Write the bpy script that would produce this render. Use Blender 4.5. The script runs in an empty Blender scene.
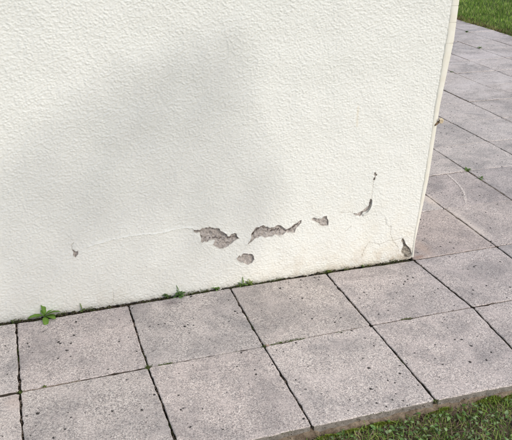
import bpy, bmesh, math, random
import numpy as np
from mathutils import Vector, Matrix
from mathutils.geometry import delaunay_2d_cdt

random.seed(11)
def RNG(seed): return np.random.default_rng(int(seed) % 2147483647)
rng = RNG(7)
scene = bpy.context.scene
COL = scene.collection
S = 0.45                                   # paving pitch in metres

# ------------------------------------------------------------------ camera
F_PX, CY = 680.57, 23.49                   # focal length and vertical lens shift, in pixels of a 512 wide picture
RV = np.array([2.03423405, -0.31730385, 0.21007082])
CAM = np.array([0.41029971, -5.42821025, 3.43377668]) * S
_t = np.linalg.norm(RV); _k = RV / _t
_K = np.array([[0, -_k[2], _k[1]], [_k[2], 0, -_k[0]], [-_k[1], _k[0], 0]])
R3 = np.eye(3) + math.sin(_t) * _K + (1 - math.cos(_t)) * _K @ _K
cam_data = bpy.data.cameras.new('camera')
cam = bpy.data.objects.new('camera', cam_data); COL.objects.link(cam)
m = Matrix(((R3[0][0], -R3[1][0], -R3[2][0], CAM[0]),
            (R3[0][1], -R3[1][1], -R3[2][1], CAM[1]),
            (R3[0][2], -R3[1][2], -R3[2][2], CAM[2]), (0, 0, 0, 1)))
cam.matrix_world = m
cam_data.sensor_fit = 'HORIZONTAL'; cam_data.sensor_width = 36
cam_data.lens = 36 * F_PX / 512; cam_data.shift_y = CY / 512
cam_data.clip_start = 0.02; cam_data.clip_end = 2000
scene.camera = cam

# ------------------------------------------------------------------ sky, sun, exposure
SUN = np.array([0.50, -1.0, 0.95]); SUN /= np.linalg.norm(SUN)
world = bpy.data.worlds.new('World'); scene.world = world; world.use_nodes = True
wn = world.node_tree; bg = wn.nodes['Background']
sky = wn.nodes.new('ShaderNodeTexSky'); sky.sky_type = 'NISHITA'; sky.sun_disc = False
sky.sun_elevation = math.asin(SUN[2]); sky.sun_rotation = math.atan2(SUN[0], SUN[1])
sky.dust_density = 2.2; sky.ozone_density = 0.8; sky.air_density = 1.0
wn.links.new(sky.outputs[0], bg.inputs[0]); bg.inputs[1].default_value = 0.15
sd = bpy.data.lights.new('sun', 'SUN'); sd.energy = 1.4; sd.angle = math.radians(2.0); sd.color = (1, 0.96, 0.90)
so = bpy.data.objects.new('sun', sd); COL.objects.link(so)
so.location = (4, -8, 8)
so.rotation_euler = Vector((-SUN[0], -SUN[1], -SUN[2])).to_track_quat('-Z', 'Y').to_euler()
scene.view_settings.view_transform = 'Standard'; scene.view_settings.look = 'None'
scene.view_settings.exposure = 0.12; scene.view_settings.gamma = 1
scene.render.resolution_x = 1024; scene.render.resolution_y = 880

# ------------------------------------------------------------------ helpers
WALL_Y = 0.016
def unproj(u, v, axis, val):
    d = R3.T @ np.array([(u - 256) / F_PX, (v - 220 - CY) / F_PX, 1.0])
    return CAM + d * (val - CAM[axis]) / d[axis]
def on_wall(u, v):
    q = unproj(u, v, 1, WALL_Y); return q[0], q[2]
def on_ground(u, v, z=0.0):
    q = unproj(u, v, 2, z); return q[0], q[1]

def mesh_np(name, V, Fa, smooth=False):
    me = bpy.data.meshes.new(name)
    V = np.asarray(V, np.float32); n = len(V)
    me.vertices.add(n); me.vertices.foreach_set('co', V.ravel())
    Fa = np.asarray(Fa, np.int32); k = Fa.shape[1]; nf = len(Fa)
    me.loops.add(nf * k); me.loops.foreach_set('vertex_index', Fa.ravel())
    me.polygons.add(nf); me.polygons.foreach_set('loop_start', np.arange(0, nf * k, k, dtype=np.int32))
    try: me.polygons.foreach_set('loop_total', np.full(nf, k, np.int32))
    except Exception: pass
    me.update(calc_edges=True); me.validate()
    me.polygons.foreach_set('use_smooth', np.full(len(me.polygons), smooth))
    return me
def attr(me, name, vals):
    a = me.attributes.new(name, 'FLOAT', 'POINT'); a.data.foreach_set('value', np.asarray(vals, np.float32))
def attr_col(me, name, vals):
    a = me.attributes.new(name, 'FLOAT_COLOR', 'POINT')
    v = np.ones((len(vals), 4), np.float32); v[:, :3] = vals; a.data.foreach_set('color', v.ravel())
def link(name, me, mat=None, parent=None, **props):
    o = bpy.data.objects.new(name, me); COL.objects.link(o)
    if mat and not me.materials: me.materials.append(mat)
    if parent: o.parent = parent
    for k, v in props.items(): o[k] = v
    return o
def empty(name, loc=(0, 0, 0), **props):
    o = bpy.data.objects.new(name, None); COL.objects.link(o); o.location = loc
    o.empty_display_size = 0.05
    for k, v in props.items(): o[k] = v
    return o

def noise_tile(n, wl, seed, aspect=1.0, width=0.35):
    """periodic band noise of n x n samples, wavelength wl samples, unit variance"""
    r = RNG(seed); w = np.fft.fft2(r.standard_normal((n, n)))
    fy = np.fft.fftfreq(n)[:, None]; fx = np.fft.fftfreq(n)[None, :]
    f = np.hypot(fx * aspect, fy) + 1e-9
    g = np.exp(-(np.log(f * wl) / width) ** 2 / 2)
    a = np.fft.ifft2(w * g).real; return a / a.std()
def sample(tile, x, y):
    n = tile.shape[0]; x = np.asarray(x) % n; y = np.asarray(y) % n
    i = np.floor(x).astype(int); j = np.floor(y).astype(int); fx = x - i; fy = y - j
    i1 = (i + 1) % n; j1 = (j + 1) % n; i %= n; j %= n
    return (tile[j, i] * (1 - fx) * (1 - fy) + tile[j, i1] * fx * (1 - fy) + tile[j1, i] * (1 - fx) * fy + tile[j1, i1] * fx * fy)
def smooth01(t):
    t = np.clip(t, 0, 1); return t * t * (3 - 2 * t)
def in_poly(px, py, poly):
    c = np.zeros(px.shape, bool); q = len(poly) - 1
    for p in range(len(poly)):
        xi, yi = poly[p]; xj, yj = poly[q]
        t = (yi > py) != (yj > py)
        c ^= t & (px < (xj - xi) * (py - yi) / (yj - yi + 1e-15) + xi); q = p
    return c
def dist_line(px, py, pts, closed=False):
    d = np.full(px.shape, 1e9); n = len(pts)
    for k in range(n if closed else n - 1):
        a = pts[k]; b = pts[(k + 1) % n]; ax, ay = a; bx, by = b
        l2 = (bx - ax) ** 2 + (by - ay) ** 2 + 1e-15
        t = np.clip(((px - ax) * (bx - ax) + (py - ay) * (by - ay)) / l2, 0, 1)
        d = np.minimum(d, np.hypot(px - ax - t * (bx - ax), py - ay - t * (by - ay)))
    return d
def roughen(pts, rounds, amp, r, closed=True):
    p = [np.array(q, float) for q in pts]
    for _ in range(rounds):
        out = []; n = len(p)
        for k in range(n if closed else n - 1):
            a, b = p[k], p[(k + 1) % n]; d = b - a; nr = np.array([-d[1], d[0]])
            out += [a, (a + b) / 2 + nr * r.normal(0, amp)]
        if not closed: out.append(p[-1])
        p = out
    return [tuple(q) for q in p]

# ------------------------------------------------------------------ materials
class NT:
    def __init__(s, name):
        s.m = bpy.data.materials.new(name); s.m.use_nodes = True; s.t = s.m.node_tree; s.n = s.t.nodes
        s.b = s.n['Principled BSDF']; s.b.inputs['Roughness'].default_value = 0.85
        try: s.b.inputs['Specular IOR Level'].default_value = 0.25
        except Exception: pass
    def add(s, ty, **kw):
        nd = s.n.new(ty)
        for k, v in kw.items(): setattr(nd, k, v)
        return nd
    def ln(s, a, b): s.t.links.new(a, b)
    def tex(s, co, scale, detail=3, rough=0.55, dist=0.0):
        nd = s.add('ShaderNodeTexNoise'); nd.inputs['Scale'].default_value = scale; nd.inputs['Detail'].default_value = detail
        nd.inputs['Roughness'].default_value = rough; nd.inputs['Distortion'].default_value = dist
        if co: s.ln(co, nd.inputs['Vector'])
        return nd.outputs['Fac']
    def vor(s, co, scale, feature='F1', rnd=1.0):
        nd = s.add('ShaderNodeTexVoronoi'); nd.feature = feature; nd.inputs['Scale'].default_value = scale
        nd.inputs['Randomness'].default_value = rnd
        if co: s.ln(co, nd.inputs['Vector'])
        return nd
    def ramp(s, fac, stops, interp='LINEAR'):
        nd = s.add('ShaderNodeValToRGB'); nd.color_ramp.interpolation = interp; e = nd.color_ramp.elements
        while len(e) < len(stops): e.new(0.5)
        for k, (p, c) in enumerate(stops):
            e[k].position = p; e[k].color = (c, c, c, 1) if isinstance(c, (int, float)) else (*c, 1)
        s.ln(fac, nd.inputs[0]); return nd.outputs[0]
    def mix(s, fac, a, b, mode='MIX'):
        nd = s.add('ShaderNodeMix'); nd.data_type = 'RGBA'; nd.blend_type = mode
        for sock, v in ((nd.inputs[0], fac), (nd.inputs[6], a), (nd.inputs[7], b)):
            if hasattr(v, 'links'): s.ln(v, sock)
            elif isinstance(v, (int, float)): sock.default_value = v if sock.type == 'VALUE' else (v, v, v, 1)
            else: sock.default_value = (*v, 1)
        return nd.outputs[2]
    def math(s, op, a, b=0.0):
        nd = s.add('ShaderNodeMath', operation=op)
        for sock, v in ((nd.inputs[0], a), (nd.inputs[1], b)):
            if hasattr(v, 'links'): s.ln(v, sock)
            else: sock.default_value = v
        return nd.outputs[0]
    def bump(s, h, strength, distance, prev=None):
        nd = s.add('ShaderNodeBump'); nd.inputs['Strength'].default_value = strength; nd.inputs['Distance'].default_value = distance
        s.ln(h, nd.inputs['Height'])
        if prev: s.ln(prev, nd.inputs['Normal'])
        return nd.outputs[0]
    def attr(s, name):
        nd = s.add('ShaderNodeAttribute'); nd.attribute_name = name; return nd
    def obj(s): return s.add('ShaderNodeTexCoord').outputs['Object']
    def col(s, c): s.ln(c, s.b.inputs['Base Color'])
    def nrm(s, c): s.ln(c, s.b.inputs['Normal'])

def mat_wall(coarse):
    t = NT('render_paint'); co = t.obj()
    base = t.mix(t.ramp(t.tex(co, 3.5, 5), [(0.35, 0), (0.7, 1)]), (0.80, 0.81, 0.755), (0.84, 0.845, 0.79))
    base = t.mix(t.ramp(t.tex(co, 45, 4), [(0.3, 0.0), (0.8, 0.5)]), base, (0.775, 0.785, 0.74))
    if not coarse:
        st = t.math('MULTIPLY', t.attr('stain').outputs['Fac'], t.ramp(t.tex(co, 38, 6, 0.7), [(0.34, 0), (0.68, 1)]))
        yl = t.math('MULTIPLY', t.attr('yellow').outputs['Fac'], t.ramp(t.tex(co, 11, 6, 0.65), [(0.32, 0.1), (0.66, 1)]))
        base = t.mix(yl, base, (0.75, 0.70, 0.57))
        base = t.mix(st, base, (0.52, 0.42, 0.31))
        gr = t.math('MULTIPLY', t.attr('grime').outputs['Fac'], t.ramp(t.tex(co, 90, 5, 0.7), [(0.35, 0), (0.62, 1)]))
        base = t.mix(gr, base, (0.20, 0.18, 0.12))
        base = t.mix(t.attr('crack').outputs['Fac'], base, (0.25, 0.20, 0.15))
        base = t.mix(t.attr('rim').outputs['Fac'], base, (0.52, 0.47, 0.41))
    t.col(base)
    n = t.bump(t.tex(co, 420, 3, 0.6), 0.25, 0.0012)
    if coarse: n = t.bump(t.ramp(t.tex(co, 75, 2, 0.5), [(0.38, 0), (0.62, 1)]), 0.7, 0.0022, n)
    t.nrm(n); t.b.inputs['Roughness'].default_value = 0.7
    return t.m
M_WALL = mat_wall(False); M_WALLC = mat_wall(True)

def mat_mortar(name, c0, c1, c2):
    t = NT(name); co = t.obj()
    a = t.mix(t.ramp(t.tex(co, 55, 6, 0.65), [(0.35, 0), (0.66, 1)]), c0, c1)
    a = t.mix(t.ramp(t.tex(co, 160, 4, 0.7), [(0.5, 0), (0.72, 0.8)]), a, c2)
    a = t.mix(t.attr('crack').outputs['Fac'], a, (0.07, 0.05, 0.04)); t.col(a)
    t.nrm(t.bump(t.tex(co, 330, 5, 0.75), 0.6, 0.003)); t.b.inputs['Roughness'].default_value = 0.95
    return t.m
M_MORTAR = mat_mortar('exposed_mortar', (0.45, 0.405, 0.37), (0.57, 0.53, 0.49), (0.31, 0.275, 0.245))
M_DAMP = mat_mortar('damp_mortar', (0.25, 0.225, 0.185), (0.47, 0.43, 0.36), (0.13, 0.115, 0.092))

def mat_bead():
    t = NT('bead_plastic'); co = t.obj()
    a = t.mix(t.ramp(t.tex(co, 22, 5), [(0.35, 0), (0.75, 1)]), (0.86, 0.845, 0.75), (0.80, 0.765, 0.64))
    a = t.mix(t.ramp(t.tex(co, 130, 4, 0.7), [(0.62, 0), (0.78, 0.45)]), a, (0.5, 0.42, 0.30)); t.col(a)
    t.nrm(t.bump(t.tex(co, 110, 4), 0.3, 0.002)); t.b.inputs['Roughness'].default_value = 0.55
    return t.m
M_BEAD = mat_bead()

def mat_slab():
    t = NT('paving_concrete')
    wp = t.add('ShaderNodeNewGeometry').outputs['Position']
    oi = t.add('ShaderNodeObjectInfo')
    off = t.add('ShaderNodeVectorMath', operation='MULTIPLY_ADD')
    cmb = t.add('ShaderNodeCombineXYZ')
    for k in range(3): t.ln(oi.outputs['Random'], cmb.inputs[k])
    t.ln(cmb.outputs[0], off.inputs[0]); off.inputs[1].default_value = (37.0, 53.0, 0.0); t.ln(wp, off.inputs[2])
    co = off.outputs[0]
    nz_ = t.add('ShaderNodeTexNoise'); nz_.inputs['Scale'].default_value = 260; nz_.inputs['Detail'].default_value = 2; t.ln(co, nz_.inputs['Vector'])
    wv = t.add('ShaderNodeVectorMath', operation='MULTIPLY_ADD'); t.ln(nz_.outputs['Color'], wv.inputs[0]); wv.inputs[1].default_value = (0.006, 0.006, 0.0); t.ln(co, wv.inputs[2]); wob = wv.outputs[0]
    v = t.vor(wob, 290); g = t.add('ShaderNodeSeparateColor'); t.ln(v.outputs['Color'], g.inputs[0])
    grain = t.ramp(g.outputs[0], [(0.0, (0.06, 0.055, 0.06)), (0.12, (0.16, 0.145, 0.15)), (0.30, (0.32, 0.285, 0.28)), (0.52, (0.45, 0.40, 0.385)), (0.76, (0.58, 0.525, 0.505)), (1.0, (0.80, 0.77, 0.75))])
    v2 = t.vor(co, 460); g2 = t.add('ShaderNodeSeparateColor'); t.ln(v2.outputs['Color'], g2.inputs[0])
    fine = t.ramp(g2.outputs[1], [(0.0, 0.05), (0.3, 0.32), (0.6, 0.50), (1.0, 0.85)])
    a = t.mix(0.36, grain, fine)
    a = t.mix(0.08, a, (0.62, 0.53, 0.49))
    a = t.mix(1.0, a, (1.17, 1.135, 1.07), 'MULTIPLY')
    # weathering blotches: grey grime and paler, worn areas
    bl = t.tex(co, 5.0, 6, 0.62, 0.4)
    a = t.mix(t.ramp(bl, [(0.46, 0), (0.70, 0.6)]), a, t.mix(0.5, a, (0.23, 0.22, 0.22)))
    gm = t.tex(wp, 3.1, 7, 0.66, 0.8)
    a = t.mix(t.ramp(gm, [(0.48, 0), (0.64, 0.7)]), a, t.mix(0.62, a, (0.185, 0.18, 0.18)))
    pl = t.tex(co, 9.0, 5, 0.6)
    a = t.mix(t.ramp(pl, [(0.48, 0), (0.72, 0.45)]), a, (0.66, 0.585, 0.545))
    a = t.mix(1.0, a, oi.outputs['Color'], 'MULTIPLY')
    # marks with their own shape: rusty run-off beside the wall corner
    def blob(x, y, rx, ry, ang, nz, amp=1.5):
        mp = t.add('ShaderNodeMapping'); mp.vector_type = 'TEXTURE'; mp.inputs['Location'].default_value = (x, y, 0)
        mp.inputs['Rotation'].default_value = (0, 0, ang); mp.inputs['Scale'].default_value = (rx, ry, 1); t.ln(wp, mp.inputs[0])
        ln_ = t.add('ShaderNodeVectorMath', operation='LENGTH'); t.ln(mp.outputs[0], ln_.inputs[0])
        r = t.math('ADD', ln_.outputs['Value'], t.math('MULTIPLY', t.math('SUBTRACT', t.tex(wp, nz, 6, 0.68), 0.5), amp))
        return t.ramp(r, [(0.2, 1), (1.0, 0)])
    for (u, vv, rx, ry, ang, c, k) in STAINS:
        x, y = on_ground(u, vv)
        a = t.mix(t.math('MULTIPLY', blob(x, y, rx, ry, ang, 14), k), a, c)
    # traffic wear on the far part: pale and grimy streaks running across the joints
    mp = t.add('ShaderNodeMapping'); mp.inputs['Rotation'].default_value = (0, 0, 0.32); mp.inputs['Scale'].default_value = (1.6, 2.3, 1); t.ln(wp, mp.inputs[0])
    stn = t.math('ADD', t.tex(mp.outputs[0], 1.6, 8, 0.72, 1.2), t.math('MULTIPLY', t.math('SUBTRACT', t.tex(wp, 30, 6, 0.8), 0.5), 0.75)); fx_, fy_ = on_ground(478, 60)
    fm = blob(fx_, fy_, 3.2, 2.6, 0.7, 3)
    a = t.mix(t.math('MULTIPLY', t.ramp(stn, [(0.46, 0), (0.64, 0.6)]), fm), a, (0.80, 0.735, 0.69))
    a = t.mix(t.math('MULTIPLY', t.ramp(stn, [(0.30, 0.45), (0.44, 0)]), fm), a, (0.20, 0.185, 0.175))
    # pits
    wv2 = t.add('ShaderNodeVectorMath', operation='MULTIPLY_ADD'); t.ln(nz_.outputs['Color'], wv2.inputs[0]); wv2.inputs[1].default_value = (0.011, 0.011, 0.0); t.ln(co, wv2.inputs[2])
    pv = t.vor(wv2.outputs[0], 58); pg = t.add('ShaderNodeSeparateColor'); t.ln(pv.outputs['Color'], pg.inputs[0])
    size = t.math('MULTIPLY', t.math('MULTIPLY', t.ramp(pg.outputs[2], [(0.78, 0.0), (0.92, 0.32), (1.0, 0.95)]), t.ramp(t.tex(co, 6, 4), [(0.36, 0.1), (0.60, 1)])), 0.42)
    pit = t.ramp(t.math('SUBTRACT', t.math('ADD', size, t.math('MULTIPLY', t.math('SUBTRACT', t.tex(co, 300, 2), 0.5), 0.22)), pv.outputs['Distance']), [(0.0, 0), (0.045, 1)])
    a = t.mix(t.math('MULTIPLY', pit, 0.95), a, (0.03, 0.026, 0.024)); t.col(a)
    h = t.math('SUBTRACT', t.math('ADD', t.math('MULTIPLY', g.outputs[0], 0.25), t.math('MULTIPLY', t.tex(co, 330, 4, 0.7), 0.6)), t.math('MULTIPLY', pit, 1.6))
    n = t.bump(h, 0.55, 0.0022)
    t.nrm(n); t.b.inputs['Roughness'].default_value = 0.9
    return t.m
# (pixel u, v, radius x, radius y, angle, colour, strength)
STAINS = [(424, 249, 0.11, 0.05, 1.57, (0.52, 0.39, 0.31), 0.55), (430, 200, 0.14, 0.05, 1.57, (0.80, 0.68, 0.57), 0.7),
          (468, 224, 0.27, 0.045, 1.57, (0.78, 0.68, 0.59), 0.65), (419, 257, 0.045, 0.022, 0.1, (0.36, 0.22, 0.15), 0.6),
          (475, 56, 0.55, 0.16, 0.2, (0.68, 0.61, 0.58), 0.65), (468, 84, 0.36, 0.09, 0.1, (0.66, 0.61, 0.58), 0.5), (452, 68, 0.3, 0.10, 0.6, (0.68, 0.6, 0.54), 0.55),
          (500, 36, 0.6, 0.14, 0.9, (0.66, 0.58, 0.54), 0.45), (170, 303, 0.05, 0.03, 0.2, (0.16, 0.13, 0.13), 0.45), (358, 277, 0.10, 0.022, -0.1, (0.24, 0.2, 0.19), 0.4),
          (14, 400, 0.05, 0.05, 0.2, (0.58, 0.45, 0.38), 0.4)]
M_SLAB = mat_slab()

def mat_simple(name, c0, c1, scale, bump=0.5, bd=0.004, c2=None, rough=0.95):
    t = NT(name); co = t.obj()
    a = t.mix(t.ramp(t.tex(co, scale, 6, 0.65), [(0.36, 0), (0.66, 1)]), c0, c1)
    if c2: a = t.mix(t.ramp(t.tex(co, scale * 2.7, 5, 0.7), [(0.52, 0), (0.68, 0.85)]), a, c2)
    t.col(a); t.nrm(t.bump(t.tex(co, scale * 4, 5, 0.7), bump, bd)); t.b.inputs['Roughness'].default_value = rough
    return t.m
M_BED = mat_simple('joint_soil', (0.045, 0.035, 0.026), (0.11, 0.085, 0.062), 60)
M_SAND = mat_simple('joint_sand', (0.30, 0.24, 0.19), (0.44, 0.38, 0.33), 120)
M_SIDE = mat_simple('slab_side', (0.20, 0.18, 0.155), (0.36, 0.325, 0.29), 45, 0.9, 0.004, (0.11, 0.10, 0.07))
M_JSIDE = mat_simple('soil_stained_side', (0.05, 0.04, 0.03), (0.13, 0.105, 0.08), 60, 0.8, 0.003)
M_SOIL = mat_simple('lawn_soil', (0.075, 0.06, 0.035), (0.17, 0.14, 0.08), 25, 0.8, 0.01, (0.10, 0.13, 0.04))
M_EDGE = mat_simple('bed_mortar', (0.15, 0.11, 0.075), (0.36, 0.285, 0.20), 40, 0.9, 0.006, (0.06, 0.05, 0.032))
M_LAWNB = mat_simple('lawn_ground', (0.05, 0.085, 0.018), (0.085, 0.12, 0.03), 6, 0.6, 0.02)
def mat_leaf(name, rough=0.55, trans=0.25):
    t = NT(name); c = t.attr('tint').outputs['Color']; t.col(c); t.b.inputs['Roughness'].default_value = rough
    tr = t.add('ShaderNodeBsdfTranslucent'); t.ln(c, tr.inputs[0]); mx = t.add('ShaderNodeMixShader'); mx.inputs[0].default_value = trans
    t.ln(t.b.outputs[0], mx.inputs[1]); t.ln(tr.outputs[0], mx.inputs[2]); t.ln(mx.outputs[0], t.n['Material Output'].inputs[0])
    return t.m
M_LEAF = mat_leaf('leaf_green'); M_GRASS = mat_leaf('grass_blade', 0.6, 0.3)
M_CRUMB = mat_leaf('crumb', 0.95, 0.0)
M_BARK = mat_simple('bark', (0.10, 0.075, 0.055), (0.2, 0.16, 0.12), 20, 0.9, 0.02)

# ------------------------------------------------------------------ pavement: one object per slab
GX, GY = range(-3, 14), range(-2, 17)
MEAS = {(0, 0): (16.3, 322.6), (1, 0): (128, 304.6), (2, 0): (229.9, 287.3), (3, 0): (326, 272.6), (4, 0): (413.9, 259.8), (5, 0): (496.7, 246.3),
        (0, -1): (20, 391.6), (1, -1): (148, 366.8), (2, -1): (264.2, 346), (3, -1): (371.3, 325), (4, -1): (472.8, 307),
        (2, -2): (312, 425.6), (3, -2): (435.8, 400.2), (4, -2): (541, 379), (1, -2): (181.5, 455), (0, -2): (25, 488),
        (5, 1): (444.5, 208.4), (6, 2): (467.6, 170.7), (6, 3): (432.5, 148), (6, 1): (512.5, 200)}
LAWN_X = 5.785
def node(i, k):
    if (i, k) in MEAS: return np.array(on_ground(*MEAS[(i, k)]))
    r = RNG(1000 + i * 57 + k * 7)
    x = i * S if i < 13 else LAWN_X
    return np.array([x, k * S]) + r.normal(0, 0.0018, 2)
pavement = empty('pavement', (0, 0, 0), kind='structure')
def slab_mesh(c, gaps, seed):
    """c: 4 corners counter-clockwise; gaps: half joint on each side"""
    r = RNG(seed); cen = sum(c) / 4
    lines = []
    for k in range(4):
        a, b = c[k], c[(k + 1) % 4]; d = (b - a) / np.linalg.norm(b - a); nrm = np.array([-d[1], d[0]])
        lines.append((a + nrm * gaps[k], d, nrm))
    cs = []
    for k in range(4):
        p, d, _ = lines[k - 1]; q, e, _ = lines[k]
        t = np.linalg.solve(np.array([d, -e]).T, q - p); cs.append(p + d * t[0])
    ring = []; N = 26
    ph = r.uniform(0, 6.28, (4, 3))
    for k in range(4):
        a, b = cs[k], cs[(k + 1) % 4]; nrm = lines[k][2]
        rc = 0.004 + 0.004 * r.random()
        ts = np.r_[rc / S, np.linspace(0.022, 0.978, N - 2), 1 - rc / S]
        for j, t in enumerate(ts):
            w = 0.0006 * math.sin(ph[k, 0] + 5 * t) + 0.0005 * math.sin(ph[k, 1] + 13 * t) + r.normal(0, 0.0008)
            if r.random() < 0.12: w += r.uniform(0.001, 0.004)
            ring.append(a + (b - a) * t + nrm * w)
    ring = np.array(ring); n = len(ring)
    tilt = r.normal(0, 0.0016, 2); z0 = r.normal(0, 0.0012)
    def zt(p): return z0 + (p - cen) @ tilt
    L = []
    for ins, dz in ((0.0045, 0.0), (0.0012, -0.0012), (0.0, -0.0040), (-0.0005, -0.046)):
        dirn = cen - ring; dirn /= np.abs(dirn).max(axis=1)[:, None]
        p = ring + dirn * ins
        L.append(np.c_[p, zt(p) + dz])
    V = np.concatenate(L) - np.array([cen[0], cen[1], 0])
    me = bpy.data.meshes.new('slab')
    faces = [list(range(n))]
    for a in range(3):
        for k in range(n):
            k1 = (k + 1) % n; faces.append([a * n + k, (a + 1) * n + k, (a + 1) * n + k1, a * n + k1])
    faces.append(list(range(4 * n - 1, 3 * n - 1, -1)))
    me.from_pydata(V.tolist(), [], faces); me.update()
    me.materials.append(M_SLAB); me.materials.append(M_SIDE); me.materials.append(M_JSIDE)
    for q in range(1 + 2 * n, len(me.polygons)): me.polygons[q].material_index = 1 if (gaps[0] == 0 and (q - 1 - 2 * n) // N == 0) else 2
    return me, cen
SLABS = []
TONE = {(3, -1): (1.0, .98, .98), (4, 0): (1.0, 0.94, 0.91), (0, -1): (.98, .96, .96), (2, -2): (1.07, 1.05, 1.04), (3, -2): (1.08, 1.05, 1.04), (4, -2): (1.03, 1.0, .99), (1, -2): (1.04, 1.01, 1.0),
        (5, 0): (1.06, 1.02, 1.0), (4, -1): (1.06, 1.03, 1.02), (5, 1): (.98, .95, .95), (6, 1): (.96, .95, .96)}
for i in list(GX)[:-1]:
    for k in list(GY)[:-1]:
        if k >= 0 and i < 4: continue
        c = [node(i, k), node(i + 1, k), node(i + 1, k + 1), node(i, k + 1)]
        r = RNG(i * 131 + k * 17 + 5)
        gr, gc = 0.0030 + r.random() * .0010, 0.0023 + r.random() * .0009
        if k >= 0: gr, gc = 0.0018 + r.random() * .0008, 0.0024 + r.random() * .001
        gaps = [gr, gc, gr, gc]
        if k == -2: gaps[0] = 0
        me, cen = slab_mesh(c, gaps, i * 31 + k * 7 + 900)
        o = link('paving_slab', me, M_SLAB, pavement); o.location = (cen[0], cen[1], 0)
        far = smooth01((cen[1] + 0.3) / 3.0)
        g = 1.0 + r.normal(0, 0.05) + 0.07 * far
        w = abs(r.normal(0.004, 0.010))
        col = TONE.get((i, k), (g * (1 + w), g, g * (1 - w)))
        o.color = (*col, 1); SLABS.append(o)

# bedding under the joints
def sheet(x0, x1, y0, y1, z, nx, ny, amp=0.0, wl=8, seed=1):
    xs = np.linspace(x0, x1, nx); ys = np.linspace(y0, y1, ny); X, Y = np.meshgrid(xs, ys)
    t = noise_tile(256, wl, seed, 1.0, 0.7); Z = z + amp * sample(t, np.arange(nx)[None, :] + 0 * Y, np.arange(ny)[:, None] + 0 * X)
    V = np.c_[X.ravel(), Y.ravel(), Z.ravel()]
    q = np.arange((nx - 1) * (ny - 1)); a = q // (nx - 1) * nx + q % (nx - 1)
    return V, np.c_[a, a + 1, a + nx + 1, a + nx]
V, Fa = sheet(-1.33, LAWN_X - 0.01, -0.89, 7.15, -0.026, 210, 240, 0.0022, 5, 3)
link('joint_bedding', mesh_np('joint_bedding', V, Fa, True), M_BED, pavement, kind='stuff')

# ground to the horizon and the two lawns
V = np.array([[-600, -600, -0.15], [600, -600, -0.15], [600, 600, -0.15], [-600, 600, -0.15]], float)
link('ground', mesh_np('ground', V, [[0, 1, 2, 3]]), M_LAWNB, kind='structure')
EDGE_Y = -2 * S - 0.02
V, Fa = sheet(-3, 7.5, -7.0, EDGE_Y + 0.06, -0.052, 300, 180, 0.006, 7, 5)
link('front_lawn_soil', mesh_np('front_lawn_soil', V, Fa, True), M_SOIL, kind='structure')
V, Fa = sheet(LAWN_X - 0.005, 40, EDGE_Y + 0.07, 45, -0.03, 200, 200, 0.006, 9, 6)
link('far_lawn_ground', mesh_np('far_lawn_ground', V, Fa, True), M_LAWNB, kind='structure')

# rough mortar haunch squeezed out below the slab edge
def haunch():
    nx = 900; xs = np.linspace(-1.35, LAWN_X, nx); t1 = noise_tile(1024, 26, 31, 1, .6); t2 = noise_tile(1024, 7, 32, 1, .5)
    rows = []
    prof = [(0.02, -0.022), (0.003, -0.023), (-0.004, -0.027), (-0.010, -0.033), (-0.015, -0.044), (-0.020, -0.075)]
    for q, (dy, dz) in enumerate(prof):
        n = sample(t1, np.arange(nx), np.full(nx, q * 9.0)); n2 = sample(t2, np.arange(nx), np.full(nx, q * 4.0))
        k = min(q, 4) / 4
        ey = np.interp(xs, [node(i, -2)[0] for i in range(-3, 14)], [node(i, -2)[1] for i in range(-3, 14)])
        rows.append(np.c_[xs, ey + dy - k * (0.006 * n + 0.004 * n2), dz + k * (0.003 * n + 0.0022 * n2)])
    V = np.concatenate(rows); f = []
    q = np.arange((nx - 1) * (len(prof) - 1)); a = q // (nx - 1) * nx + q % (nx - 1)
    return mesh_np('edge_mortar', V, np.c_[a, a + nx, a + nx + 1, a + 1], True)
link('edge_mortar', haunch(), M_EDGE, pavement, kind='stuff')

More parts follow.
